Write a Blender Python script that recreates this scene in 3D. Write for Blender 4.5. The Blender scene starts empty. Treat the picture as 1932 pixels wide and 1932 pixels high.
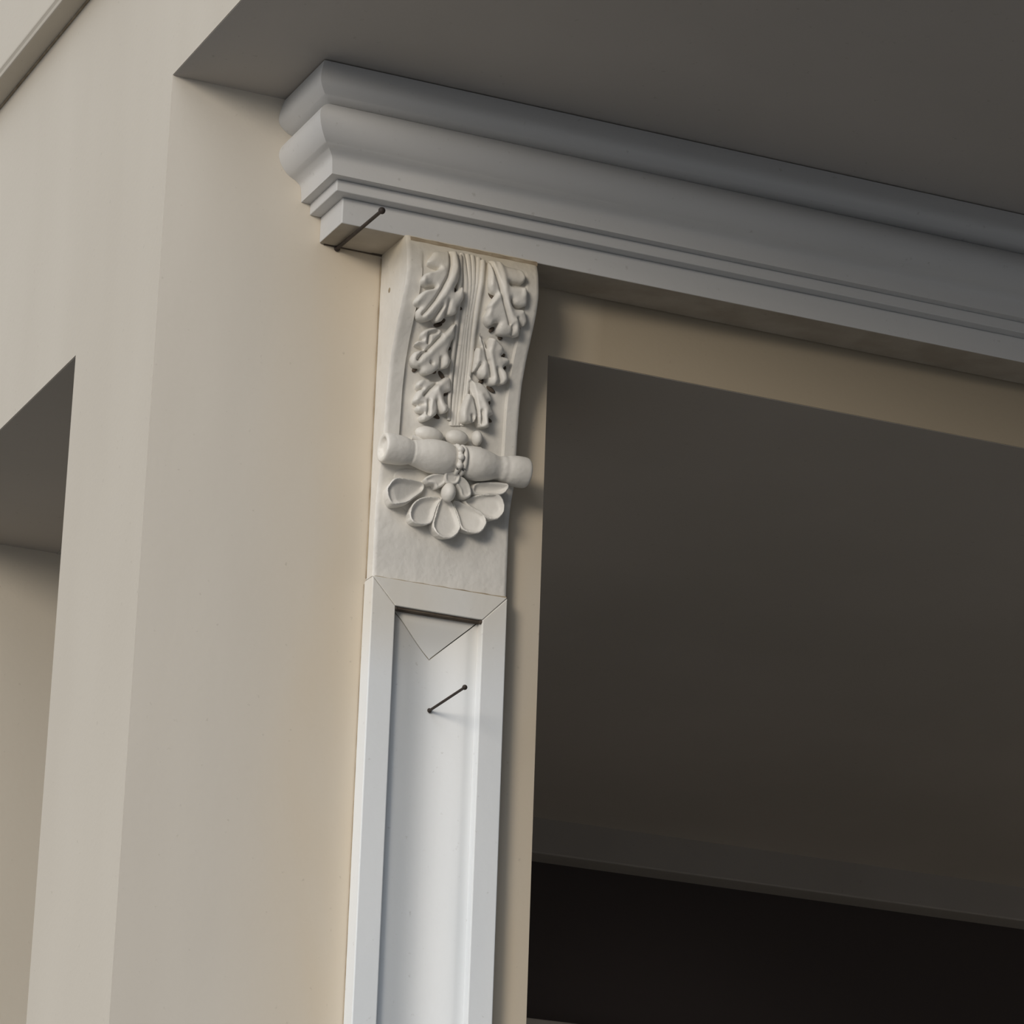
import bpy, bmesh, math
import numpy as np
from mathutils import Vector, Matrix
from mathutils.geometry import delaunay_2d_cdt

# ------------------------------------------------------------------ camera, sky, light, exposure
SC = bpy.context.scene
COL = SC.collection
H = 4.1045                      # height of the porch soffit above the pavement
cam_d = bpy.data.cameras.new('camera')
cam = bpy.data.objects.new('camera', cam_d)
COL.objects.link(cam)
SC.camera = cam
cam_d.sensor_fit = 'HORIZONTAL'
cam_d.sensor_width = 36.0
cam_d.lens = 36.0 * 7284.2 / 1932.0
cam_d.clip_start, cam_d.clip_end = 0.05, 500
ROWS = [[0.9090582, -0.415322, 0.033479], [0.160802, 0.2755672, -0.947737], [0.3843904, 0.8669316, 0.3172912]]
CPOS = [-1.700461, -5.180322, -2.504536]
cam.matrix_world = Matrix((
    (ROWS[0][0], -ROWS[1][0], -ROWS[2][0], CPOS[0]),
    (ROWS[0][1], -ROWS[1][1], -ROWS[2][1], CPOS[1]),
    (ROWS[0][2], -ROWS[1][2], -ROWS[2][2], CPOS[2] + H),
    (0, 0, 0, 1)))

world = bpy.data.worlds.new('sky')
SC.world = world
world.use_nodes = True
wn, wl = world.node_tree.nodes, world.node_tree.links
wn.clear()
w_out = wn.new('ShaderNodeOutputWorld'); w_bg = wn.new('ShaderNodeBackground')
w_tc = wn.new('ShaderNodeTexCoord')
# thinly overcast evening sky: cool overhead, broad warm-white brightening round the veiled sun
GLOW_AZ, GLOW_EL = math.radians(224), math.radians(52)
w_dot = wn.new('ShaderNodeVectorMath'); w_dot.operation = 'DOT_PRODUCT'
w_dot.inputs[1].default_value = (math.cos(GLOW_AZ) * math.cos(GLOW_EL), math.sin(GLOW_AZ) * math.cos(GLOW_EL), math.sin(GLOW_EL))
w_nrm = wn.new('ShaderNodeVectorMath'); w_nrm.operation = 'NORMALIZE'
wl.new(w_tc.outputs['Generated'], w_nrm.inputs[0]); wl.new(w_nrm.outputs[0], w_dot.inputs[0])
w_map = wn.new('ShaderNodeMapRange'); w_map.interpolation_type = 'SMOOTHSTEP'
w_map.inputs['From Min'].default_value = 0.25; w_map.inputs['From Max'].default_value = 1.0
wl.new(w_dot.outputs['Value'], w_map.inputs[0])
w_rmp = wn.new('ShaderNodeValToRGB'); wl.new(w_map.outputs[0], w_rmp.inputs[0])
w_rmp.color_ramp.elements[0].position = 0.0; w_rmp.color_ramp.elements[0].color = (0.08, 0.12, 0.18, 1)
w_rmp.color_ramp.elements[1].position = 1.0; w_rmp.color_ramp.elements[1].color = (0.94, 0.97, 1.02, 1)
wl.new(w_rmp.outputs[0], w_bg.inputs[0]); wl.new(w_bg.outputs[0], w_out.inputs[0])
w_bg.inputs[1].default_value = 1.75

sun_d = bpy.data.lights.new('hazy_sun', 'SUN')
sun = bpy.data.objects.new('hazy_sun', sun_d); COL.objects.link(sun)
sun_d.energy = 1.4; sun_d.angle = math.radians(16); sun_d.color = (1.0, 0.90, 0.77)
_az, _el = math.radians(223), math.radians(10)      # where the light comes from: the left of the facade, low
sdir = Vector((math.cos(_az) * math.cos(_el), math.sin(_az) * math.cos(_el), math.sin(_el)))
sun.rotation_euler = sdir.to_track_quat('Z', 'Y').to_euler()
sun.location = (-6, -4, 9)

SC.view_settings.view_transform = 'Standard'
SC.view_settings.look = 'None'
SC.view_settings.gamma = 1.0
SC.view_settings.exposure = 0.0
SC.view_settings.use_curve_mapping = False
SC.cycles.max_bounces = 8
SC.cycles.diffuse_bounces = 5

# ------------------------------------------------------------------ materials
def mat(name, c1, c2, scale=3.0, stretch=(1, 1, 0.25), rough=0.6, bump=0.15, fine=90.0, stain_or_light=None, spec=0.3, lump=0.0):
    m = bpy.data.materials.new(name); m.use_nodes = True
    n, l = m.node_tree.nodes, m.node_tree.links
    b = n['Principled BSDF']
    b.inputs['Roughness'].default_value = rough
    b.inputs['Specular IOR Level'].default_value = spec
    geo = n.new('ShaderNodeNewGeometry'); mp = n.new('ShaderNodeMapping')
    mp.inputs['Scale'].default_value = stretch
    l.new(geo.outputs['Position'], mp.inputs[0])
    nz = n.new('ShaderNodeTexNoise'); nz.inputs['Scale'].default_value = scale
    nz.inputs['Detail'].default_value = 4.0; nz.inputs['Roughness'].default_value = 0.5
    l.new(mp.outputs[0], nz.inputs[0])
    r = n.new('ShaderNodeValToRGB')
    r.color_ramp.elements[0].position = 0.32; r.color_ramp.elements[0].color = (*c1, 1)
    r.color_ramp.elements[1].position = 0.68; r.color_ramp.elements[1].color = (*c2, 1)
    l.new(nz.outputs[0], r.inputs[0])
    last = r.outputs[0]
    for st, (ax, a0, a1, strength) in (stain_or_light or []):      # stain or painted light placed by position: axis, from, to, strength
        sp = n.new('ShaderNodeSeparateXYZ'); l.new(geo.outputs['Position'], sp.inputs[0])
        mr = n.new('ShaderNodeMapRange'); mr.interpolation_type = 'SMOOTHSTEP'
        mr.inputs['From Min'].default_value = a0; mr.inputs['From Max'].default_value = a1
        l.new(sp.outputs[ax], mr.inputs[0])
        n2 = n.new('ShaderNodeTexNoise'); n2.inputs['Scale'].default_value = 9.0; l.new(mp.outputs[0], n2.inputs[0])
        mu = n.new('ShaderNodeMath'); mu.operation = 'MULTIPLY'
        l.new(mr.outputs[0], mu.inputs[0]); l.new(n2.outputs[0], mu.inputs[1])
        m3 = n.new('ShaderNodeMath'); m3.operation = 'MULTIPLY'; m3.inputs[1].default_value = strength * 2
        m3.use_clamp = True
        l.new(mu.outputs[0], m3.inputs[0])
        mx = n.new('ShaderNodeMix'); mx.data_type = 'RGBA'
        l.new(m3.outputs[0], mx.inputs[0]); l.new(last, mx.inputs[6]); mx.inputs[7].default_value = (*st, 1)
        last = mx.outputs[2]
    # small dark specks
    vs = n.new('ShaderNodeTexNoise'); vs.inputs['Scale'].default_value = fine; vs.inputs['Detail'].default_value = 2
    l.new(geo.outputs['Position'], vs.inputs[0])
    sr = n.new('ShaderNodeMapRange'); sr.inputs['From Min'].default_value = 0.70; sr.inputs['From Max'].default_value = 0.78
    sr.inputs['To Min'].default_value = 0.0; sr.inputs['To Max'].default_value = 0.25
    l.new(vs.outputs[0], sr.inputs[0])
    m2 = n.new('ShaderNodeMix'); m2.data_type = 'RGBA'
    l.new(sr.outputs[0], m2.inputs[0]); l.new(last, m2.inputs[6]); m2.inputs[7].default_value = (c1[0] * .4, c1[1] * .36, c1[2] * .3, 1)
    l.new(m2.outputs[2], b.inputs['Base Color'])
    bp = n.new('ShaderNodeBump'); bp.inputs['Strength'].default_value = bump; bp.inputs['Distance'].default_value = 0.002
    l.new(vs.outputs[0], bp.inputs['Height']); 
    if lump:       # soft hand-worked unevenness
        ln = n.new('ShaderNodeTexNoise'); ln.inputs['Scale'].default_value = 38; ln.inputs['Detail'].default_value = 2
        l.new(geo.outputs['Position'], ln.inputs[0])
        b2 = n.new('ShaderNodeBump'); b2.inputs['Strength'].default_value = lump; b2.inputs['Distance'].default_value = 0.008
        l.new(ln.outputs[0], b2.inputs['Height']); l.new(bp.outputs[0], b2.inputs['Normal']); bp = b2
    l.new(bp.outputs[0], b.inputs['Normal'])
    return m

M_WALL = mat('cream_marble', (.590, .545, .475), (.680, .637, .562), scale=2.2, stain_or_light=[((.64, .52, .36), ('X', .12, .36, .45)), ((.40, .335, .245), ('X', .58, 1.00, 2.5))])  # tints paint in warm bounce near the pilaster and light falloff on tan lintel
M_SIDE = mat('cream_render', (.535, .480, .395), (.615, .560, .470), scale=1.6)
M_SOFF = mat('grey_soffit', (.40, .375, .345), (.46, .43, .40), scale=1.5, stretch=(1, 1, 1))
M_PIL = mat('white_marble', (.74, .77, .79), (.83, .845, .85), scale=5.0, rough=.5, stain_or_light=[((.68, .63, .54), ('Z', H - .93, H - .78, .65))])
M_ORN = mat('painted_plaster', (.665, .640, .590), (.765, .740, .690), scale=7.0, stretch=(1, 1, 1), rough=.45, fine=140, bump=.25, lump=.24, stain_or_light=[((.52, .44, .30), ('Z', H - .32, H - .225, .55))], spec=.4)
M_CORN = mat('cornice_marble', (.535, .535, .53), (.635, .63, .62), scale=3.0, stretch=(.3, 1, 1), rough=.5)
M_UNDER = mat('grimy_shaded_marble', (.33, .29, .235), (.44, .40, .34), scale=14.0, stretch=(1, 1, 1))  # marble darkened for grime plus the shade under the lower band
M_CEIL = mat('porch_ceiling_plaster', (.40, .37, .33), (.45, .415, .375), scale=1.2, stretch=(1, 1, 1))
M_SEAL = mat('grimy_sealant', (.26, .20, .13), (.42, .35, .25), scale=30.0, stretch=(1, 1, 1), rough=.8)
M_GRIME_SHADE = mat('dark_grime_shade', (.07, .052, .04), (.13, .105, .08), scale=50.0, stretch=(1, 1, 1), rough=.9)  # dark brown for painted shade and the grimy gap under the rail
M_PIN = mat('rusted_steel', (.030, .024, .020), (.055, .040, .032), scale=60.0, stretch=(1, 1, 1), rough=.6)
M_DARK = mat('dark_paint', (.03, .026, .026), (.045, .04, .038), scale=2.0, stretch=(1, 1, 1), rough=.7)
M_BEAM = mat('grey_beam', (.30, .28, .26), (.34, .32, .30), scale=2.0, stretch=(1, 1, 1))
M_GND = mat('pavement', (.13, .125, .12), (.18, .175, .165), scale=.8, stretch=(1, 1, 1), fine=30)
M_JOINT = mat('joint_grout', (.20, .175, .14), (.28, .25, .20), scale=20.0, stretch=(1, 1, 1))  # dark grout backing the mitre gaps
M_FAR = mat('blocker_facade', (.11, .10, .095), (.15, .14, .13), scale=.5)  # dark colour of the added sky blocker
m = bpy.data.materials.new('dark_glass'); m.use_nodes = True
b = m.node_tree.nodes['Principled BSDF']
b.inputs['Base Color'].default_value = (.055, .046, .046, 1); b.inputs['Roughness'].default_value = .25
b.inputs['Specular IOR Level'].default_value = .3
M_GLASS = m

# ------------------------------------------------------------------ helpers (all coordinates: z = 0 at the soffit, lifted by H)
def empty(name, loc, label, cat, group=None):
    o = bpy.data.objects.new(name, None); COL.objects.link(o)
    o.location = (loc[0], loc[1], loc[2] + H); o.empty_display_size = .05
    o['label'] = label; o['category'] = cat
    if group: o['group'] = group
    return o

def wloc(o):
    v = Vector((0, 0, 0))
    while o: v += o.location; o = o.parent
    return v

def mesh_obj(name, verts, faces, material, parent=None, smooth=None, bevel=0.0, kind=None, label=None, cat=None):
    """one mesh object; its origin is the centre of its own base"""
    V = np.array(verts, float); V[:, 2] += H
    org = Vector(((V[:, 0].min() + V[:, 0].max()) / 2, (V[:, 1].min() + V[:, 1].max()) / 2, V[:, 2].min()))
    V = V - np.array(org)
    me = bpy.data.meshes.new(name); me.from_pydata([tuple(v) for v in V], [], [tuple(int(i) for i in f) for f in faces])
    bm = bmesh.new(); bm.from_mesh(me); bmesh.ops.recalc_face_normals(bm, faces=bm.faces); bm.to_mesh(me); bm.free()
    me.materials.append(material)
    if smooth is not None:
        me.shade_smooth(); me.set_sharp_from_angle(angle=math.radians(smooth))
    o = bpy.data.objects.new(name, me); COL.objects.link(o)
    if parent is not None:
        o.parent = parent; o.location = org - wloc(parent)
    else:
        o.location = org
    if bevel:
        bv = o.modifiers.new('edge', 'BEVEL'); bv.width = bevel; bv.segments = 2; bv.limit_method = 'ANGLE'; bv.angle_limit = math.radians(35)
    if kind: o['kind'] = kind
    if label: o['label'] = label
    if cat: o['category'] = cat
    return o

def box(x0, x1, y0, y1, z0, z1):
    v = [(x, y, z) for z in (z0, z1) for (x, y) in ((x0, y0), (x1, y0), (x1, y1), (x0, y1))]
    return v, [(0, 3, 2, 1), (4, 5, 6, 7), (0, 1, 5, 4), (1, 2, 6, 5), (2, 3, 7, 6), (3, 0, 4, 7)]

def join(*parts):
    V, Fc = [], []
    for v, f in parts:
        k = len(V); V += list(v); Fc += [tuple(i + k for i in q) for q in f]
    return V, Fc

def prism_xz(poly, y0, y1):
    """polygon in the x-z plane given depth from y0 (front) to y1 (back)"""
    n = len(poly)
    v = [(x, y0, z) for x, z in poly] + [(x, y1, z) for x, z in poly]
    f = [tuple(range(n)), tuple(range(2 * n - 1, n - 1, -1))] + [(i, i + n, (i + 1) % n + n, (i + 1) % n) for i in range(n)]
    return v, f

def catmull(P, step, closed=False):
    P = [np.array(p, float) for p in P]; n = len(P); out = []
    for i in range(n if closed else n - 1):
        p0 = P[(i - 1) % n] if (closed or i > 0) else P[0]
        p1, p2 = P[i], P[(i + 1) % n]
        p3 = P[(i + 2) % n] if (closed or i + 2 < n) else P[-1]
        k = max(1, int(np.linalg.norm(p2 - p1) / step + .5))
        for j in range(k):
            t = j / k
            out.append(.5 * (2 * p1 + (p2 - p0) * t + (2 * p0 - 5 * p1 + 4 * p2 - p3) * t * t + (3 * p1 - p0 - 3 * p2 + p3) * t ** 3))
    if not closed: out.append(P[-1])
    return out

def seg_dist(Q, poly, closed=True):
    """distance of points Q (n,2) to a polyline"""
    A = np.array(poly); B = np.roll(A, -1, 0)
    if not closed: A, B = A[:-1], np.array(poly)[1:]
    d = np.full(len(Q), 9.0)
    for a, b2 in zip(A, B):
        ab = b2 - a; L = ab @ ab
        t = np.clip(((Q - a) @ ab) / L, 0, 1) if L > 0 else np.zeros(len(Q))
        d = np.minimum(d, np.linalg.norm(Q - (a + t[:, None] * ab), axis=1))
    return d

def inside(Q, poly):
    A = np.array(poly); B = np.roll(A, -1, 0); c = np.zeros(len(Q), bool)
    for a, b2 in zip(A, B):
        m_ = (a[1] > Q[:, 1]) != (b2[1] > Q[:, 1])
        with np.errstate(divide='ignore', invalid='ignore'):
            xx = (b2[0] - a[0]) * (Q[:, 1] - a[1]) / (b2[1] - a[1]) + a[0]
        c ^= m_ & (Q[:, 0] < xx)
    return c

def relief(outline, height, base, step=.0015, sink=.003, tuck=0.0, heart=None):
    """carved relief: outline in x-z, height(Q, s) above the ground surface y = base(z); real walls down to the ground"""
    ring = np.array(catmull(outline, step, True))
    lo, hi = ring.min(0), ring.max(0)
    gx = np.arange(lo[0], hi[0], step); gz = np.arange(lo[1], hi[1], step)
    G = np.array([(x + (step / 2 if k % 2 else 0), z) for k, z in enumerate(gz) for x in gx])
    G = G[inside(G, ring)]
    s = seg_dist(G, ring); G = G[s > step * .6]
    pts = np.vstack([ring, G]); n = len(ring)
    vo, eo, fo, *_ = delaunay_2d_cdt([Vector((p[0] * 1000, p[1] * 1000)) for p in pts], [(i, (i + 1) % n) for i in range(n)], [], 0, 1e-5)
    P = np.array([(v[0] / 1000, v[1] / 1000) for v in vo])
    cen = np.array([P[list(f)].mean(0) for f in fo]); ok = inside(cen, ring)
    fo = [f for f, k in zip(fo, ok) if k]
    used = sorted({i for f in fo for i in f}); ren = {i: k for k, i in enumerate(used)}
    P = P[used]; fo = [tuple(ren[i] for i in f) for f in fo]
    s = seg_dist(P, ring); h = height(P, s)
    V = [(p[0], base(p[1]) - hh, p[1]) for p, hh in zip(P, h)]
    F = [tuple(f) for f in fo]
    cnt = {}
    for f in F:
        for a, b2 in zip(f, f[1:] + f[:1]): cnt.setdefault((min(a, b2), max(a, b2)), []).append((a, b2))
    bd = [v[0] for v in cnt.values() if len(v) == 1]
    low = {}
    for a, b2 in bd:
        for i in (a, b2):
            if i not in low:
                q = np.array((V[i][0], V[i][2])); dv = (np.array(heart) if heart is not None else ring.mean(0)) - q
                q = q + dv / (np.linalg.norm(dv) + 1e-9) * tuck      # walls lean in under the carved edge
                low[i] = len(V); V.append((q[0], base(q[1]) + sink, q[1]))
    for a, b2 in bd: F.append((b2, a, low[a], low[b2]))
    return V, F

def lathe_x(prof, cy, cz, seg=40):
    """prof: list of (x, r) turned about the x direction"""
    V, F = [], []
    for x, r in prof:
        for k in range(seg):
            a = 2 * math.pi * k / seg; V.append((x, cy + r * math.cos(a), cz + r * math.sin(a)))
    for i in range(len(prof) - 1):
        for k in range(seg):
            k2 = (k + 1) % seg; F.append((i * seg + k, i * seg + k2, (i + 1) * seg + k2, (i + 1) * seg + k))
    F.append(tuple(range(seg))); F.append(tuple(range((len(prof) - 1) * seg, len(prof) * seg)))
    return V, F

def tube(pts, radii, seg=12, flat=1.0):
    V, F = [], []; P = [Vector(p) for p in pts]
    for i, p in enumerate(P):
        t = (P[min(i + 1, len(P) - 1)] - P[max(i - 1, 0)]).normalized()
        up = Vector((0, -1, 0)) if abs(t.y) < .8 else Vector((0, 0, 1))
        s = t.cross(up).normalized(); u = s.cross(t).normalized()
        r = radii[i] if hasattr(radii, '__len__') else radii
        for k in range(seg):
            a = 2 * math.pi * k / seg
            q = p + s * (r * math.cos(a)) + u * (r * flat * math.sin(a)); V.append(tuple(q))
    for i in range(len(P) - 1):
        for k in range(seg):
            k2 = (k + 1) % seg; F.append((i * seg + k, i * seg + k2, (i + 1) * seg + k2, (i + 1) * seg + k))
    F.append(tuple(range(seg))); F.append(tuple(range((len(P) - 1) * seg, len(P) * seg)))
    return V, F

def blob(c, r, seg=20, rings=12, rot=0.0):
    V, F = [], []
    V.append((c[0], c[1], c[2] + r[2]))
    for i in range(1, rings):
        a = math.pi * i / rings
        for k in range(seg):
            b2 = 2 * math.pi * k / seg
            x, z = r[0] * math.sin(a) * math.cos(b2), r[2] * math.cos(a)
            V.append((c[0] + x * math.cos(rot) - z * math.sin(rot), c[1] + r[1] * math.sin(a) * math.sin(b2), c[2] + x * math.sin(rot) + z * math.cos(rot)))
    V.append((c[0] + r[2] * math.sin(rot) * 1, c[1], c[2] - r[2] * math.cos(rot)))
    V[0] = (c[0] - r[2] * math.sin(rot), c[1], c[2] + r[2] * math.cos(rot))
    n = len(V) - 1
    for k in range(seg):
        k2 = (k + 1) % seg
        F.append((0, 1 + k, 1 + k2)); F.append((n, n - seg + k2, n - seg + k))
        for i in range(rings - 2):
            F.append((1 + i * seg + k, 1 + (i + 1) * seg + k, 1 + (i + 1) * seg + k2, 1 + i * seg + k2))
    return V, F

CANOPY = 1.90          # how far the storey above stands out over the pavement
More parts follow.
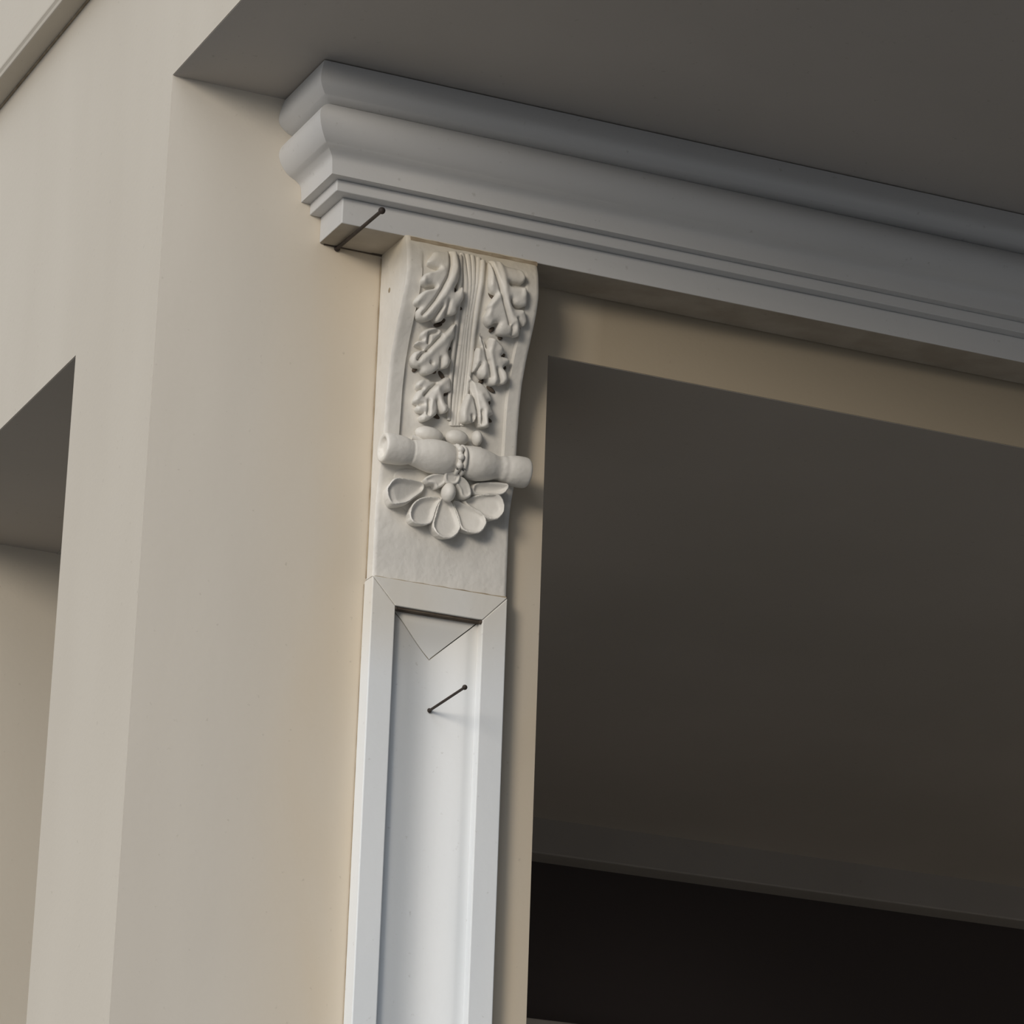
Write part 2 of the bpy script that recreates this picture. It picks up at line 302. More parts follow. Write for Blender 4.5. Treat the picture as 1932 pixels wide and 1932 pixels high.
# carving outlines on the corbel, metres, (x, z) on its face: o outline, r raised veins, g grooves
T = {"leaves":[{"o":[[0.4298,-0.2458],[0.4382,-0.2448],[0.4416,-0.2564],[0.4427,-0.2715],[0.4422,-0.2861],[0.4402,-0.298],[0.4367,-0.306],[0.4379,-0.3132],[0.4438,-0.3092],[0.4495,-0.3037],[0.4536,-0.3178],[0.4495,-0.3283],[0.4453,-0.3346],[0.4462,-0.3414],[0.4416,-0.3464],[0.4335,-0.347],[0.4289,-0.345],[0.4274,-0.3522],[0.4232,-0.3585],[0.4168,-0.3596],[0.4125,-0.3554],[0.4083,-0.3582],[0.3977,-0.362],[0.3884,-0.3608],[0.3839,-0.356],[0.383,-0.3492],[0.3858,-0.3438],[0.3779,-0.3417],[0.3751,-0.3373],[0.3788,-0.329],[0.3853,-0.3224],[0.391,-0.3186],[0.4026,-0.3143],[0.4052,-0.3102],[0.3983,-0.3081],[0.3882,-0.3117],[0.3812,-0.3093],[0.3796,-0.3045],[0.3832,-0.2972],[0.3904,-0.2915],[0.4017,-0.2869],[0.4084,-0.2804],[0.3952,-0.278],[0.3886,-0.2743],[0.3953,-0.2627],[0.4022,-0.2534],[0.4159,-0.2501],[0.4238,-0.2473]],"r":[[[0.4338,-0.2468],[0.4373,-0.2744],[0.4298,-0.2999],[0.4206,-0.322],[0.4099,-0.3384],[0.398,-0.3564]],[[0.383,-0.3009],[0.3835,-0.3082]],[[0.4071,-0.3113],[0.3878,-0.3227],[0.3784,-0.3374]],[[0.4133,-0.2819],[0.3906,-0.2922]]],"g":[[[0.4266,-0.2505],[0.4266,-0.2724],[0.4222,-0.2939],[0.4153,-0.3113],[0.4065,-0.3313],[0.396,-0.3484],[0.3916,-0.354]],[[0.4125,-0.3554],[0.4211,-0.3372]],[[0.4298,-0.3455],[0.4305,-0.3287]]]},{"o":[[0.4534,-0.3537],[0.452,-0.3599],[0.4539,-0.3716],[0.4501,-0.3808],[0.4488,-0.3879],[0.4473,-0.3952],[0.4497,-0.4017],[0.4532,-0.4082],[0.4517,-0.4154],[0.4487,-0.4203],[0.4429,-0.4223],[0.4358,-0.4226],[0.4295,-0.4293],[0.4241,-0.434],[0.4173,-0.4361],[0.41,-0.4346],[0.4052,-0.428],[0.3971,-0.4276],[0.3906,-0.4231],[0.3882,-0.4155],[0.3906,-0.4081],[0.3967,-0.4036],[0.406,-0.4003],[0.402,-0.3957],[0.3916,-0.394],[0.3946,-0.3891],[0.4029,-0.386],[0.3979,-0.3817],[0.3984,-0.3756],[0.4041,-0.3704],[0.4159,-0.3651],[0.4283,-0.3664],[0.4369,-0.3684],[0.4461,-0.3566]],"r":[[[0.4521,-0.3565],[0.4429,-0.3683],[0.4355,-0.3832],[0.4251,-0.3954],[0.4099,-0.4136],[0.4025,-0.422]],[[0.4264,-0.3667],[0.4074,-0.3716],[0.4007,-0.377]],[[0.405,-0.3865],[0.3932,-0.392]],[[0.4037,-0.4037],[0.3929,-0.4095],[0.3902,-0.4204]],[[0.445,-0.4078],[0.4468,-0.4162]]],"g":[[[0.4234,-0.3711],[0.4115,-0.376],[0.4116,-0.3889]],[[0.4122,-0.401],[0.4036,-0.4077],[0.3986,-0.4172]],[[0.4306,-0.3754],[0.4199,-0.3901],[0.4128,-0.3992]],[[0.4362,-0.4092],[0.4377,-0.4213]],[[0.4209,-0.4179],[0.4221,-0.4186]]]},{"o":[[0.4409,-0.4395],[0.4501,-0.4322],[0.458,-0.4308],[0.4613,-0.4415],[0.4614,-0.4508],[0.4528,-0.4551],[0.4504,-0.4602],[0.4521,-0.4716],[0.4586,-0.4782],[0.4571,-0.4862],[0.4494,-0.4914],[0.441,-0.4862],[0.4375,-0.4955],[0.43,-0.5027],[0.4242,-0.5075],[0.4163,-0.5089],[0.4129,-0.5028],[0.4175,-0.4962],[0.4084,-0.4949],[0.405,-0.4897],[0.4076,-0.4835],[0.4004,-0.4809],[0.4009,-0.4731],[0.4062,-0.4624],[0.4138,-0.4573],[0.4077,-0.4574],[0.4032,-0.4535],[0.4064,-0.4464],[0.4139,-0.4414],[0.4237,-0.4397],[0.4291,-0.4425]],"r":[[[0.4488,-0.4381],[0.4382,-0.4511],[0.4318,-0.4685],[0.4249,-0.4862]],[[0.4158,-0.4579],[0.4041,-0.4763]],[[0.4386,-0.4548],[0.4451,-0.4728],[0.4511,-0.4873]],[[0.4112,-0.4447],[0.4052,-0.4532]]],"g":[[[0.4383,-0.4437],[0.4266,-0.455],[0.4166,-0.4683]],[[0.441,-0.4862],[0.4382,-0.4741]],[[0.4242,-0.4766],[0.4236,-0.498]],[[0.4106,-0.4839],[0.4146,-0.4832]]]},{"o":[[0.493,-0.2507],[0.5086,-0.247],[0.5227,-0.2534],[0.5442,-0.2551],[0.5525,-0.2628],[0.5541,-0.2702],[0.5497,-0.2771],[0.5388,-0.2785],[0.5271,-0.2792],[0.5295,-0.2864],[0.5471,-0.2854],[0.5546,-0.2855],[0.5585,-0.3003],[0.5583,-0.3114],[0.5505,-0.315],[0.5393,-0.3133],[0.5331,-0.3063],[0.5325,-0.3123],[0.5406,-0.3205],[0.5547,-0.3195],[0.5596,-0.3257],[0.5638,-0.3356],[0.5603,-0.3418],[0.5537,-0.3422],[0.5548,-0.3497],[0.5536,-0.3584],[0.5427,-0.3581],[0.5308,-0.3607],[0.5221,-0.3593],[0.518,-0.353],[0.5183,-0.3445],[0.5117,-0.3449],[0.5047,-0.3503],[0.4972,-0.3466],[0.4935,-0.3388],[0.4961,-0.3293],[0.4945,-0.3232],[0.5018,-0.3088],[0.5043,-0.304],[0.4962,-0.301],[0.491,-0.2901],[0.4913,-0.2687]],"r":[[[0.5097,-0.2506],[0.5154,-0.2722],[0.5202,-0.2997],[0.5297,-0.3237],[0.5404,-0.3394]],[[0.5111,-0.305],[0.4976,-0.3255],[0.4978,-0.336]],[[0.4965,-0.2547],[0.4957,-0.2929]],[[0.5512,-0.2879],[0.5525,-0.2976]],[[0.5476,-0.257],[0.5516,-0.269]],[[0.5453,-0.3386],[0.5479,-0.3523]]],"g":[[[0.4952,-0.2521],[0.5029,-0.2748],[0.5115,-0.2975],[0.5195,-0.3146],[0.5282,-0.3309],[0.5349,-0.3439]],[[0.5545,-0.342],[0.5476,-0.3347]],[[0.5422,-0.356],[0.5406,-0.3465]]]},{"o":[[0.4953,-0.3593],[0.5036,-0.3682],[0.5107,-0.3799],[0.5108,-0.3644],[0.521,-0.3645],[0.5355,-0.3733],[0.5396,-0.3812],[0.5359,-0.387],[0.5475,-0.3886],[0.5508,-0.3942],[0.5432,-0.4016],[0.5421,-0.4062],[0.5498,-0.4129],[0.5515,-0.4215],[0.5452,-0.4292],[0.536,-0.4289],[0.5294,-0.4339],[0.523,-0.4312],[0.518,-0.4236],[0.5101,-0.426],[0.5036,-0.4224],[0.4983,-0.4161],[0.4934,-0.4169],[0.4922,-0.4066],[0.4919,-0.3961],[0.4921,-0.383],[0.5002,-0.379],[0.4958,-0.3695]],"r":[[[0.5173,-0.3659],[0.516,-0.3851],[0.5226,-0.4059],[0.5286,-0.4274]],[[0.5083,-0.4057],[0.5105,-0.4212]],[[0.5427,-0.4088],[0.5455,-0.4226]],[[0.496,-0.3823],[0.4964,-0.4024]],[[0.5217,-0.3669],[0.532,-0.3756]]],"g":[[[0.498,-0.3622],[0.5061,-0.3781],[0.5125,-0.3971]],[[0.5151,-0.3993],[0.5218,-0.4211]],[[0.5315,-0.4089],[0.5377,-0.4258]],[[0.5024,-0.4066],[0.4983,-0.4161]]]},{"o":[[0.4902,-0.421],[0.4982,-0.429],[0.5106,-0.4306],[0.5194,-0.4356],[0.5266,-0.4447],[0.5297,-0.4535],[0.5251,-0.4581],[0.5289,-0.4681],[0.5325,-0.4771],[0.5257,-0.4832],[0.5252,-0.4911],[0.5248,-0.5009],[0.5126,-0.5011],[0.5056,-0.4868],[0.502,-0.4952],[0.4921,-0.4989],[0.483,-0.4986],[0.478,-0.484],[0.4828,-0.4637],[0.4887,-0.4513],[0.4948,-0.4521],[0.4948,-0.4427],[0.4905,-0.4322]],"r":[[[0.4911,-0.4546],[0.4854,-0.4729],[0.4816,-0.493]],[[0.511,-0.4511],[0.5199,-0.4716],[0.5204,-0.4958]],[[0.5076,-0.4865],[0.5041,-0.4949]]],"g":[[[0.4935,-0.4317],[0.4986,-0.4495],[0.5035,-0.4697],[0.5064,-0.4837]],[[0.5132,-0.4777],[0.5144,-0.4969]],[[0.4965,-0.4884],[0.498,-0.495]]]}],"pets":[[[0.3796,-0.6073],[0.3658,-0.6207],[0.3633,-0.6291],[0.3679,-0.6429],[0.3768,-0.6497],[0.3988,-0.6426],[0.4132,-0.6305],[0.4288,-0.615],[0.4235,-0.6035]],[[0.4589,-0.6214],[0.4332,-0.624],[0.4138,-0.6368],[0.4046,-0.6566],[0.4087,-0.6709],[0.4259,-0.673],[0.4428,-0.6652],[0.4522,-0.6419]],[[0.4657,-0.6202],[0.4801,-0.6259],[0.4909,-0.6571],[0.4881,-0.6726],[0.4731,-0.6868],[0.454,-0.6849],[0.4447,-0.6698],[0.4507,-0.6471],[0.4589,-0.6214]],[[0.4797,-0.6212],[0.5027,-0.6254],[0.5246,-0.6348],[0.5325,-0.6501],[0.5244,-0.6665],[0.5124,-0.6719],[0.4931,-0.6667],[0.487,-0.646]],[[0.505,-0.6137],[0.5362,-0.6027],[0.5534,-0.6091],[0.559,-0.6292],[0.548,-0.6441],[0.5322,-0.6434],[0.5177,-0.6359],[0.499,-0.6228]],[[0.5128,-0.5912],[0.5577,-0.5888],[0.5525,-0.6047],[0.5129,-0.6077]]],"misc":{"rib":[[[0.4511,-0.244],[0.4665,-0.3439],[0.4718,-0.4189],[0.4715,-0.5026]],[[0.4609,-0.2437],[0.4699,-0.3433],[0.4769,-0.4181],[0.4759,-0.5018]],[[0.469,-0.2439],[0.4734,-0.3427],[0.4821,-0.4172],[0.4811,-0.5009]],[[0.4794,-0.2456],[0.4765,-0.3272],[0.4881,-0.4162],[0.4882,-0.4996]]],"beads":[[0.4323,-0.5256],[0.4781,-0.5226],[0.5115,-0.5175]],"shade_blobs":[[0.4321,-0.3527],[0.4263,-0.3592],[0.4398,-0.3067],[0.4522,-0.3305],[0.5147,-0.3513],[0.5312,-0.3605],[0.5023,-0.3041],[0.5639,-0.3403],[0.5136,-0.4272],[0.531,-0.4364],[0.5473,-0.4001],[0.5408,-0.3845],[0.4922,-0.3864],[0.5289,-0.457],[0.5302,-0.4844],[0.4024,-0.4276],[0.4335,-0.4258],[0.447,-0.429],[0.4502,-0.3885],[0.4562,-0.4555],[0.4428,-0.4936]],"stems":[[[0.4458,-0.2494],[0.4474,-0.3011],[0.4527,-0.3386],[0.4585,-0.3827],[0.4625,-0.4369],[0.4648,-0.4953]],[[0.4849,-0.2505],[0.482,-0.3108],[0.4856,-0.3557],[0.4909,-0.4004],[0.4914,-0.4483],[0.4897,-0.4951]]]}}

# ------------------------------------------------------------------ the setting
S = 'structure'
XR = 4.6                                    # right end of the porch, far outside the picture
v, f = box(-30, 30, -40, 12, -H - .2, -H)
mesh_obj('floor', v, f, M_GND, kind=S)
# upper storey standing over the porch: its side face is the plane of the left wall, its underside carries the soffit
v, f = join(box(0, XR, -CANOPY, 9, 0, 3.2), box(0, .5, 1.411, 9, -H, 0), box(0, .30, .3985, 1.411, -.329, 0))
mesh_obj('wall_left', v, f, M_SIDE, kind=S)
# corner pier and the lintel over the porch opening
v, f = join(box(0, .649, 0, .3985, -H, -.0), box(.649, XR, 0, .385, -.339, -.0))
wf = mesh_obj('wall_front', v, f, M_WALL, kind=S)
wf.data.materials.append(M_SIDE)             # the pier's flank is rendered like the left wall it belongs to
for p_ in wf.data.polygons:
    if p_.normal.x < -.5: p_.material_index = 1
v, f = join(box(.651, XR, .0015, .385, -.3398, -.3385), box(.0015, .30, .3985, 1.411, -.3298, -.3285))
mesh_obj('trim_2', v, f, M_CEIL, kind=S)
v, f = box(.0012, XR, -CANOPY + .0012, -.0, -.0008, .001)
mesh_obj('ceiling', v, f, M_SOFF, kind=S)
v, f = join(box(.649, XR, .385, 2.76, -.334, -.05), box(.30, .649, .3985, 2.76, -.331, -.05))
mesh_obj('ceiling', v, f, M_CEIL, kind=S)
v, f = box(XR, XR + .3, -.0, 3.2, -H, 0)
mesh_obj('wall_right', v, f, M_SIDE, kind=S)
v, f = join(box(.5, XR, 2.90, 3.1, -H, -.1))
mesh_obj('wall_back', v, f, M_DARK, kind=S)

# beam and glazing at the back of the porch
v, f = box(.5, XR, 2.75, 2.86, -.418, -.0)
mesh_obj('trim_1', v, f, M_BEAM, kind=S, bevel=.004)
win = bpy.data.objects.new('window_1', None); COL.objects.link(win); win.location = (2.5, 2.83, H - 3.0); win['kind'] = S
v, f = box(.5, XR, 2.83, 2.84, -3.0, -.418)
mesh_obj('pane', v, f, M_GLASS, win)
v, f = box(.5, XR, 2.78, 2.85, -.87, -.797)
mesh_obj('transom', v, f, M_BEAM, win, bevel=.003)

# unseen block added behind the camera to close off the low sky in front
v, f = box(-5, 22, -19, -14, -H, 5.5)
mesh_obj('wall_blocker', v, f, M_FAR, kind=S)

# string course on the upper left wall
prof = [(-.0004, .331), (-.040, .331), (-.040, .337), (-.0445, .341), (-.0445, .50), (-.012, .56), (-.0004, .56)]
V, F = [], []
for y in (-CANOPY + .02, 8.8):
    V += [(x, y, z) for x, z in prof]
n = len(prof)
F = [(i, (i + 1) % n, (i + 1) % n + n, i + n) for i in range(n)] + [tuple(range(n)), tuple(range(2 * n - 1, n - 1, -1))]
sc_ = empty('string_course', (-.02, .8, .331), 'pale stone band moulding high on the left wall, top left corner of the photo', 'moulding')
mesh_obj('band', V, F, M_SIDE, sc_, bevel=.003)
mesh_obj('joint', *box(-.0035, -.0004, -CANOPY + .02, 8.8, .3275, .332), M_SEAL, sc_, label='thin dark grimy joint under the band')

# ------------------------------------------------------------------ cornice over the porch opening
XL, YF, XE = .2545, -.092, 3.2
def mitred(prof, back=-.088):
    pr = list(prof) + [(back, prof[-1][1]), (back, prof[0][1])]
    n = len(pr); V = []
    RS = .92                                   # the return is a little shallower than the front
    V += [(XL - o * (RS if o > 0 else 1), -.0005, z) for o, z in pr]
    V += [(XL - o * (RS if o > 0 else 1), YF - o, z) for o, z in pr]
    V += [(XE, YF - o, z) for o, z in pr]
    F = []
    for s in (0, n):
        for i in range(n):
            j = (i + 1) % n; F.append((s + i, s + j, s + j + n, s + i + n))
    F += [tuple(range(n)), tuple(range(3 * n - 1, 2 * n - 1, -1))]
    return V, F
corn = empty('cornice', (1.2, -.05, -.2285), 'grey white marble cornice with stepped mouldings running under the dark soffit', 'cornice')
crown = [(.076, -.0028), (.081, -.018), (.0845, -.033), (.083, -.043), (.076, -.051), (.066, -.0575), (.054, -.0615)]
v, f = mitred([tuple(p) for p in catmull(crown, .003)])
mesh_obj('crown_moulding', v, f, M_CORN, corn, smooth=40)
ogee = [(.052, -.0612), (.0640, -.0690), (.0755, -.0800), (.0805, -.0920), (.0785, -.1050), (.0710, -.1175), (.0605, -.1270), (.0485, -.1330), (.0400, -.1400), (.0373, -.1495), (.0360, -.1670)]
v, f = mitred([tuple(p) for p in catmull(ogee, .003)])
mesh_obj('ogee_moulding', v, f, M_CORN, corn, smooth=40)
v, f = mitred([(.0200, -.1668), (.0200, -.1690), (.0200, -.1858)])
mesh_obj('fillet', v, f, M_CORN, corn, bevel=.0015)
v, f = mitred([(.0, -.1856), (.0, -.2), (.0, -.2285)])
lb = mesh_obj('lower_band', v, f, M_CORN, corn, bevel=.0018)
lb.data.materials.append(M_UNDER)            # underside: grime and shade both put into the darker colour
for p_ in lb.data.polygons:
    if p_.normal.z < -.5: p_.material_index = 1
mesh_obj('contact_shade', *tube([(x, -.0010, -.2292) for x in np.linspace(.262, .362, 8)], .0012, 8), M_GRIME_SHADE, corn, smooth=60, label='dark line painting the shadow where the lower band meets the wall')  # thin dark tube paints the contact shadow under the band

# ------------------------------------------------------------------ carved corbel
PZ = [(.0, -.080), (-.228, -.097), (-.255, -.107), (-.29, -.111), (-.32, -.103), (-.345, -.091), (-.385, -.071), (-.42, -.058), (-.46, -.051), (-.52, -.047), (-.575, -.044), (-.61, -.031), (-.64, -.0265), (-.90, -.0265)]
_z = np.array([-a for a, _ in PZ]); _y = np.array([b2 for _, b2 in PZ])
_zz = np.linspace(0, .9, 901); _yy = np.interp(_zz, _z, _y)
_k = np.hanning(31); _k /= _k.sum(); _ys = np.convolve(np.pad(_yy, 15, 'edge'), _k, 'valid')
def face(z): return float(np.interp(-z, _zz, _ys))
CX0, CX1, CZ0, CZ1 = .3590, .5805, -.2285, -.7575
GL, GR = .3835, .5595
def sunk(x, z):
    a = min(max((-z - .25) / .08, 0), 1); a *= 1 - min(max((-z - .56) / .02, 0), 1)
    e = min(max((x - GL) / .0022, 0), 1) * min(max((GR - x) / .0022, 0), 1)
    return .0065 * a * e
cor = empty('corbel', (.47, -.03, -.7575), 'white carved plaster corbel with oak leaves, scroll and shell under the cornice', 'corbel')
xs = sorted(set([round(x, 5) for x in list(np.linspace(CX0, GL, 8)) + [GL + .0008, GL + .0015, GL + .0022] + list(np.linspace(GL + .004, GR - .004, 40)) + [GR - .0022, GR - .0015, GR - .0008] + list(np.linspace(GR, CX1, 8))]))
zs = list(np.linspace(CZ0, CZ1, 150)); V = []; F = []
for z in zs:
    for i, x in enumerate(xs):
        e = min(x - CX0, CX1 - x); rd = .0022 * (1 - min(e / .003, 1)) ** 2
        V.append((x, face(z) + sunk(x, z) + rd, z))
nx = len(xs)
for j in range(len(zs) - 1):
    for i in range(nx - 1): F.append((j * nx + i, j * nx + i + 1, (j + 1) * nx + i + 1, (j + 1) * nx + i))
k0 = len(V); V += [(x, -.0005, z) for z in zs for x in (CX0, CX1)]
for j in range(len(zs) - 1):
    F.append((j * nx, (j + 1) * nx, k0 + 2 * j + 2, k0 + 2 * j)); F.append((j * nx + nx - 1, k0 + 2 * j + 1, k0 + 2 * j + 3, (j + 1) * nx + nx - 1))
F.append(tuple(range(nx)) + (k0 + 1, k0)); J = (len(zs) - 1) * nx
F.append(tuple(range(J, J + nx)) + (k0 + 2 * len(zs) - 1, k0 + 2 * len(zs) - 2))
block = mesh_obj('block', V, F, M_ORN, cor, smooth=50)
# drilled pit on the side of the block
mesh_obj('pit_or_shade', *blob((CX0 + .0005, -.040, -.300), (.0016, .0042, .0046)), M_SEAL, cor, smooth=60, label='small dark drill hole')

def panel(z): return face(z) + .0055 * min(max((-z - .25) / .08, 0), 1)
# fluted rib down the middle
for k, line in enumerate(T['misc']['rib']):
    P = catmull(line, .006)
    pts = [(p[0], panel(p[1]) + .0026, p[1]) for p in P]
    mesh_obj('flute', *tube(pts, [.0050] * len(pts), 12, .95), M_ORN, cor, smooth=60)

for line in T['misc']['stems']:
    P = catmull(line, .005); n_ = len(P)
    mesh_obj('stem', *tube([(p[0], panel(p[1]) - .0015, p[1]) for p in P], [.0046 - .0018 * i / n_ for i in range(n_)], 12), M_ORN, cor, smooth=60)
def leaf_height(L):
    zt, zb = max(p[1] for p in L['o']), min(p[1] for p in L['o'])
    def h(P, s):
        u = np.clip((zt - P[:, 1]) / (zt - zb), 0, 1)
        hh = .0055 + .0125 * u ** 1.2 + .0060 * (1 - np.exp(-s / .0030))
        for r in L['r']:
            d = seg_dist(P, r, False); hh += .0026 * np.exp(-(d / .0050) ** 2) * np.minimum(1, s / .002)
        for g in L['g']:
            d = seg_dist(P, g, False); hh -= .0068 * np.exp(-(d / .0025) ** 2)
        return np.maximum(hh, .001)
    return h
for L in T['leaves']:
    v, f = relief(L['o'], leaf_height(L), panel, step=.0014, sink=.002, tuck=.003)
    mesh_obj('oak_leaf', v, f, M_ORN, cor, smooth=62)

for k, (x, z) in enumerate(T['misc']['shade_blobs']):  # brown blobs paint the undercut shade between leaf lobes
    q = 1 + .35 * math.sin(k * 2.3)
    mesh_obj('pit_or_shade', *blob((x, panel(z) - .0002, z + .0018), (.0062 * q, .0026, .0036), 14, 8, rot=.9 * math.sin(k * 1.7 + 1)), M_GRIME_SHADE, cor, smooth=60, label='dark blob painting the undercut shadow between the leaf lobes')
# row of beads above the scroll
for (x, z), (rx, rz), a in zip(T['misc']['beads'], ((.0235, .0125), (.0195, .0125), (.0085, .0120)), (-.05, .02, .1)):
    mesh_obj('bead', *blob((x, panel(z) - .006, z), (rx, .0125, rz), rot=a), M_ORN, cor, smooth=60)
v, f = tube([(x, panel(-.5375) - .004 - .003 * math.sin((x - .405) / .115 * math.pi), -.536 - .003 * math.cos((x - .46) * 40)) for x in np.linspace(.405, .520, 20)], .0048, 10)
mesh_obj('bead_rim', v, f, M_ORN, cor, smooth=60)

# scroll roll across the corbel
RY, RZ = -.0600, -.5640
rp = [(.3580, .0010), (.3580, .0110), (.3555, .0140), (.3520, .0165), (.3510, .0200), (.3530, .0228), (.3600, .0236), (.3720, .0232), (.3840, .0222), (.3930, .0200), (.3980, .0186), (.4010, .0196), (.4060, .0205), (.4180, .0236), (.4330, .0262), (.4480, .0262), (.4600, .0242), (.4680, .0212),
      (.4840, .0212), (.4920, .0242), (.5040, .0260), (.5160, .0252), (.5280, .0224), (.5380, .0192), (.5440, .0185), (.5500, .0200), (.5560, .0206), (.5620, .0226), (.5720, .0240), (.5840, .0242), (.5905, .0232), (.5930, .0205), (.5922, .0150), (.5890, .0010)]
rp = [tuple(p) for p in catmull(rp, .0012)]
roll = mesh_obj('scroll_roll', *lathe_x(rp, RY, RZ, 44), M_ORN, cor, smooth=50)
for x in (.4715, .4805):
    pts = [(x, RY - .0222 * math.cos(a), RZ + .0222 * math.sin(a)) for a in np.linspace(-1.5, 1.7, 18)]
    mesh_obj('tie_cord', *tube(pts, .0036, 10), M_ORN, roll, smooth=60)
for zz in (-.553, -.566, -.578):
    yy = RY - math.sqrt(max(.0245 ** 2 - (zz - RZ) ** 2, 0)); mesh_obj('tie_bead', *blob((.4715, yy, zz), (.0055, .005, .0055), 12, 8), M_ORN, roll, smooth=60)

# shell of dished petals under the scroll
PC = np.array((.467, -.600))
def petal_height(P, s):
    r = np.linalg.norm(P - PC, axis=1) / .085
    lift = .0085 + .0180 * np.clip(r, 0, 1.1) ** 1.5
    return lift - .0060 * (1 - np.exp(-(np.maximum(s - .0018, 0) / .0030) ** 1.5)) - .0018 * np.exp(-s / .0008)
fan = [(.385, -.612), (.400, -.640), (.430, -.655), (.467, -.662), (.505, -.655), (.535, -.638), (.552, -.610), (.540, -.585), (.400, -.585)]
v, f = relief(fan, lambda P, s: .0010 + .0035 * (1 - np.exp(-s / .012)), face, step=.002, sink=.002)
mesh_obj('shell_base', v, f, M_ORN, cor, smooth=60)
for P_ in T['pets']:
    v, f = relief(P_, petal_height, face, step=.0014, sink=.002, tuck=.0055, heart=PC)
    mesh_obj('petal', v, f, M_ORN, cor, smooth=55)
knob = mesh_obj('flower_knob', *blob((.4665, face(-.61) - .020, -.6140), (.0110, .0150, .0150)), M_ORN, cor, smooth=60)
lobes = [[(.462, -.590), (.448, -.589), (.434, -.593), (.424, -.601), (.430, -.607), (.441, -.606), (.447, -.611), (.455, -.607), (.461, -.599)],
         [(.470, -.590), (.482, -.588), (.492, -.592), (.500, -.600), (.504, -.612), (.497, -.619), (.488, -.617), (.483, -.608), (.474, -.600)],
         [(.455, -.588), (.467, -.584), (.480, -.588), (.478, -.600), (.467, -.604), (.457, -.600)]]
for o_, top in zip(lobes, (.024, .025, .027)):
    v, f = relief(o_, lambda P, s, t=top: t - .0035 * np.exp(-s / .0012) - .0030 * (1 - np.exp(-(np.maximum(s - .0018, 0) / .0025) ** 2)), face, step=.0012, sink=.002, tuck=.002)
    mesh_obj('flower_lobe', v, f, M_ORN, cor, smooth=60)
mesh_obj('sealant_bead', *tube([(x, -.0962, -.2345) for x in np.linspace(.366, .5800, 24)], [.0050 + .0004 * math.sin(i * 1.7) for i in range(24)], 10), M_SEAL, cor, smooth=60, label='brown grimy sealant along the top edge')

mesh_obj('sealant_joint', *tube([(CX0 - .0003, -.0014, z) for z in np.linspace(-.235, -.755, 24)], [.0015 + .0005 * math.sin(i * 1.9) for i in range(24)], 8), M_SEAL, cor, smooth=60, label='thin brown sealant against the wall')

# ------------------------------------------------------------------ pilaster under the corbel
PT, PB = -.7600, -4.0
PX0, PX1, IX0, IX1, IZ = .3562, .5788, .3950, .5385, -.8010
FY, RYY = -.0345, -.0180
pil = empty('pilaster', (.467, -.02, PB), 'white marble pilaster with mitred frame and hollow fluted panel below the corbel', 'pilaster')
g = .0005
mesh_obj('stile', *prism_xz([(PX0, PB), (PX0, PT - g), (IX0, IZ - g), (IX0, PB)], FY, -.0005), M_PIL, pil, bevel=.0016)
mesh_obj('stile', *prism_xz([(PX1, PB), (PX1, PT - g), (IX1, IZ - g), (IX1, PB)], FY, -.0005), M_PIL, pil, bevel=.0016)
mesh_obj('top_rail', *prism_xz([(PX0 + g, PT), (PX1 - g, PT), (IX1, IZ), (IX0, IZ)], FY, -.0005), M_PIL, pil, bevel=.0010)
mesh_obj('shadow_gap', *join(box(IX0 + .001, IX1 - .001, -.0300, -.0100, IZ - .0035, IZ - .0004), blob((IX0 + .002, -.0290, IZ - .0030), (.0032, .004, .0034), 12, 8), blob((IX1 - .001, -.0300, IZ - .0030), (.0030, .004, .0032), 12, 8)), M_GRIME_SHADE, pil, label='dark grimy strip painting the shadow gap under the top rail')  # grimy strip with the rail's shade put into its dark colour
mesh_obj('backing', *box(IX0 - .001, IX1 + .001, -.0022, -.0005, PB, IZ + .001), M_JOINT, pil)
hw = (IX1 - IX0) / 2
def hollow(d):
    t = min(max((d - .015) / (hw - .015), 0), 1)
    return RYY + .0155 * math.sin(t * math.pi / 2) ** 1.3
ds = list(np.linspace(0, hw, 26)); gp = .0009
V, F = [], []                                # trough, both flanks
cols = [(IX0 + d, d) for d in ds] + [(IX1 - d, d) for d in reversed(ds[:-1])]
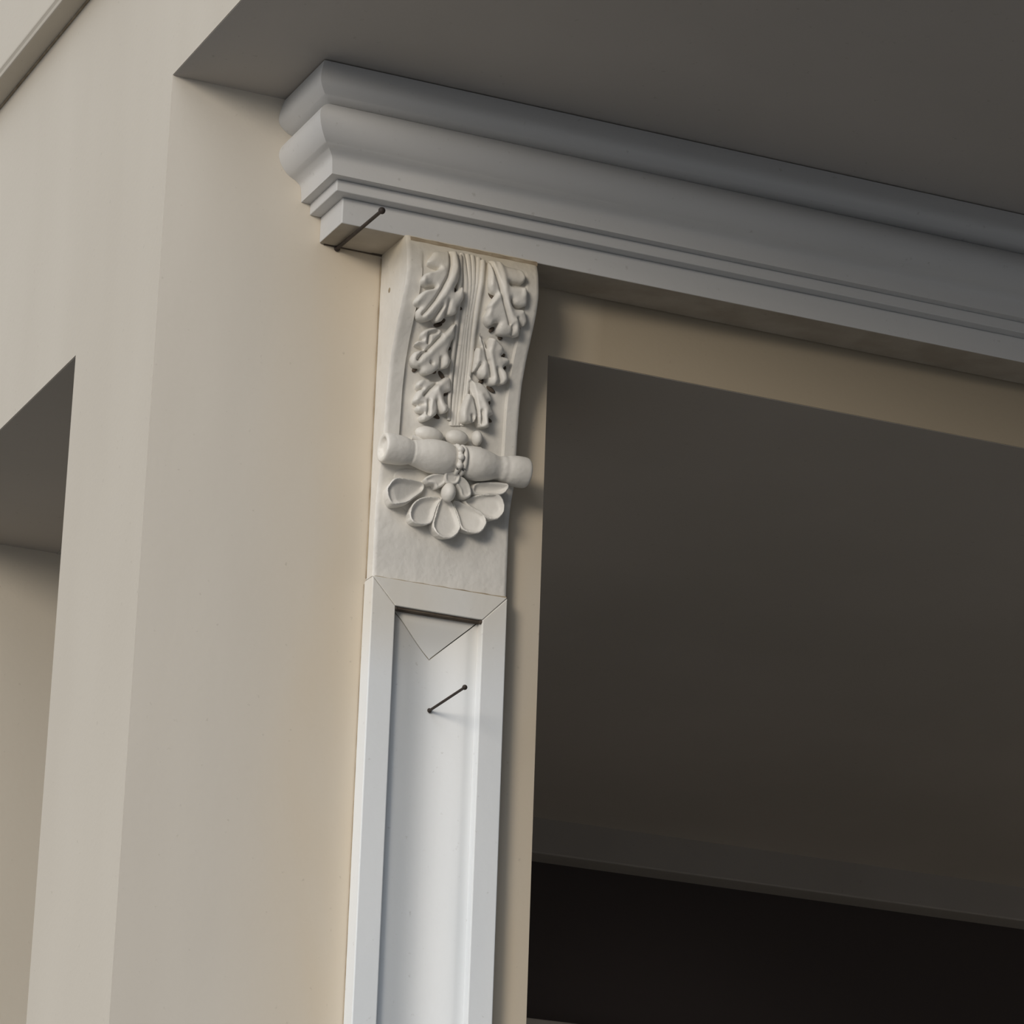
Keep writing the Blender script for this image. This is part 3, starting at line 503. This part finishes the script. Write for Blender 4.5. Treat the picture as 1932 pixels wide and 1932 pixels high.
for x, d in cols:
    zt = IZ - d * .92 - gp * 1.4
    V += [(x, hollow(d), zt), (x, hollow(d), PB), (x, -.001, zt), (x, -.001, PB)]
for i in range(len(cols) - 1):
    a, b2 = 4 * i, 4 * (i + 1); F += [(a, b2, b2 + 1, a + 1), (a, a + 2, b2 + 2, b2)]
mesh_obj('hollow_panel', V, F, M_PIL, pil, smooth=35)
V, F = [], []                                # mitred end piece of the trough
for d in ds:
    x0, x1, z = IX0 + d + gp, IX1 - d - gp, IZ - d * .92
    if x1 < x0: x0 = x1 = (IX0 + IX1) / 2
    V += [(x0, hollow(d), z), (x1, hollow(d), z), (x0, -.001, z), (x1, -.001, z)]
for i in range(len(ds) - 1):
    a, b2 = 4 * i, 4 * (i + 1); F += [(a, a + 1, b2 + 1, b2), (a, b2, b2 + 2, a + 2), (a + 1, a + 3, b2 + 3, b2 + 1)]
mesh_obj('panel_end', V, F, M_PIL, pil, smooth=35)
mesh_obj('sealant_joint', *tube([(x, -.0265, -.7588) for x in np.linspace(.362, .579, 20)], [.0018 + .0005 * math.sin(i * 2.1) + .00006 * i for i in range(20)], 8), M_SEAL, pil, smooth=60, label='thin brown joint between corbel and pilaster')
mesh_obj('sealant_joint', *tube([(.3565, -.0012, z) for z in np.linspace(-.765, PB, 12)], .0011, 6), M_SEAL, pil, smooth=60)

# ------------------------------------------------------------------ steel pins left in the stone
def pin(a, b2, r, label):
    t = empty('steel_pin', a, label, 'pin', 'steel pins')
    a_, b_ = Vector(a), Vector(b2)
    mesh_obj('shank', *tube([a, tuple(a_.lerp(b_, .5)), b2], [r, r, r], 12), M_PIN, t, smooth=60)
    mesh_obj('head', *blob(b2, (r * 1.9, r * 1.9, r * 1.9), 14, 10), M_PIN, t, smooth=60)
    mesh_obj('socket', *blob(a, (r * 1.8, r * 1.0, r * 1.8), 14, 8), M_PIN, t, smooth=60)
pin((.2840, -.002, -.2320), (.2835, -.1830, -.2360), .0029, 'dark steel pin jutting from the wall under the left end of the cornice')
pin((.4700, -.0050, -.9470), (.4690, -.1380, -.9435), .0021, 'short dark steel pin jutting from the hollow panel of the pilaster')
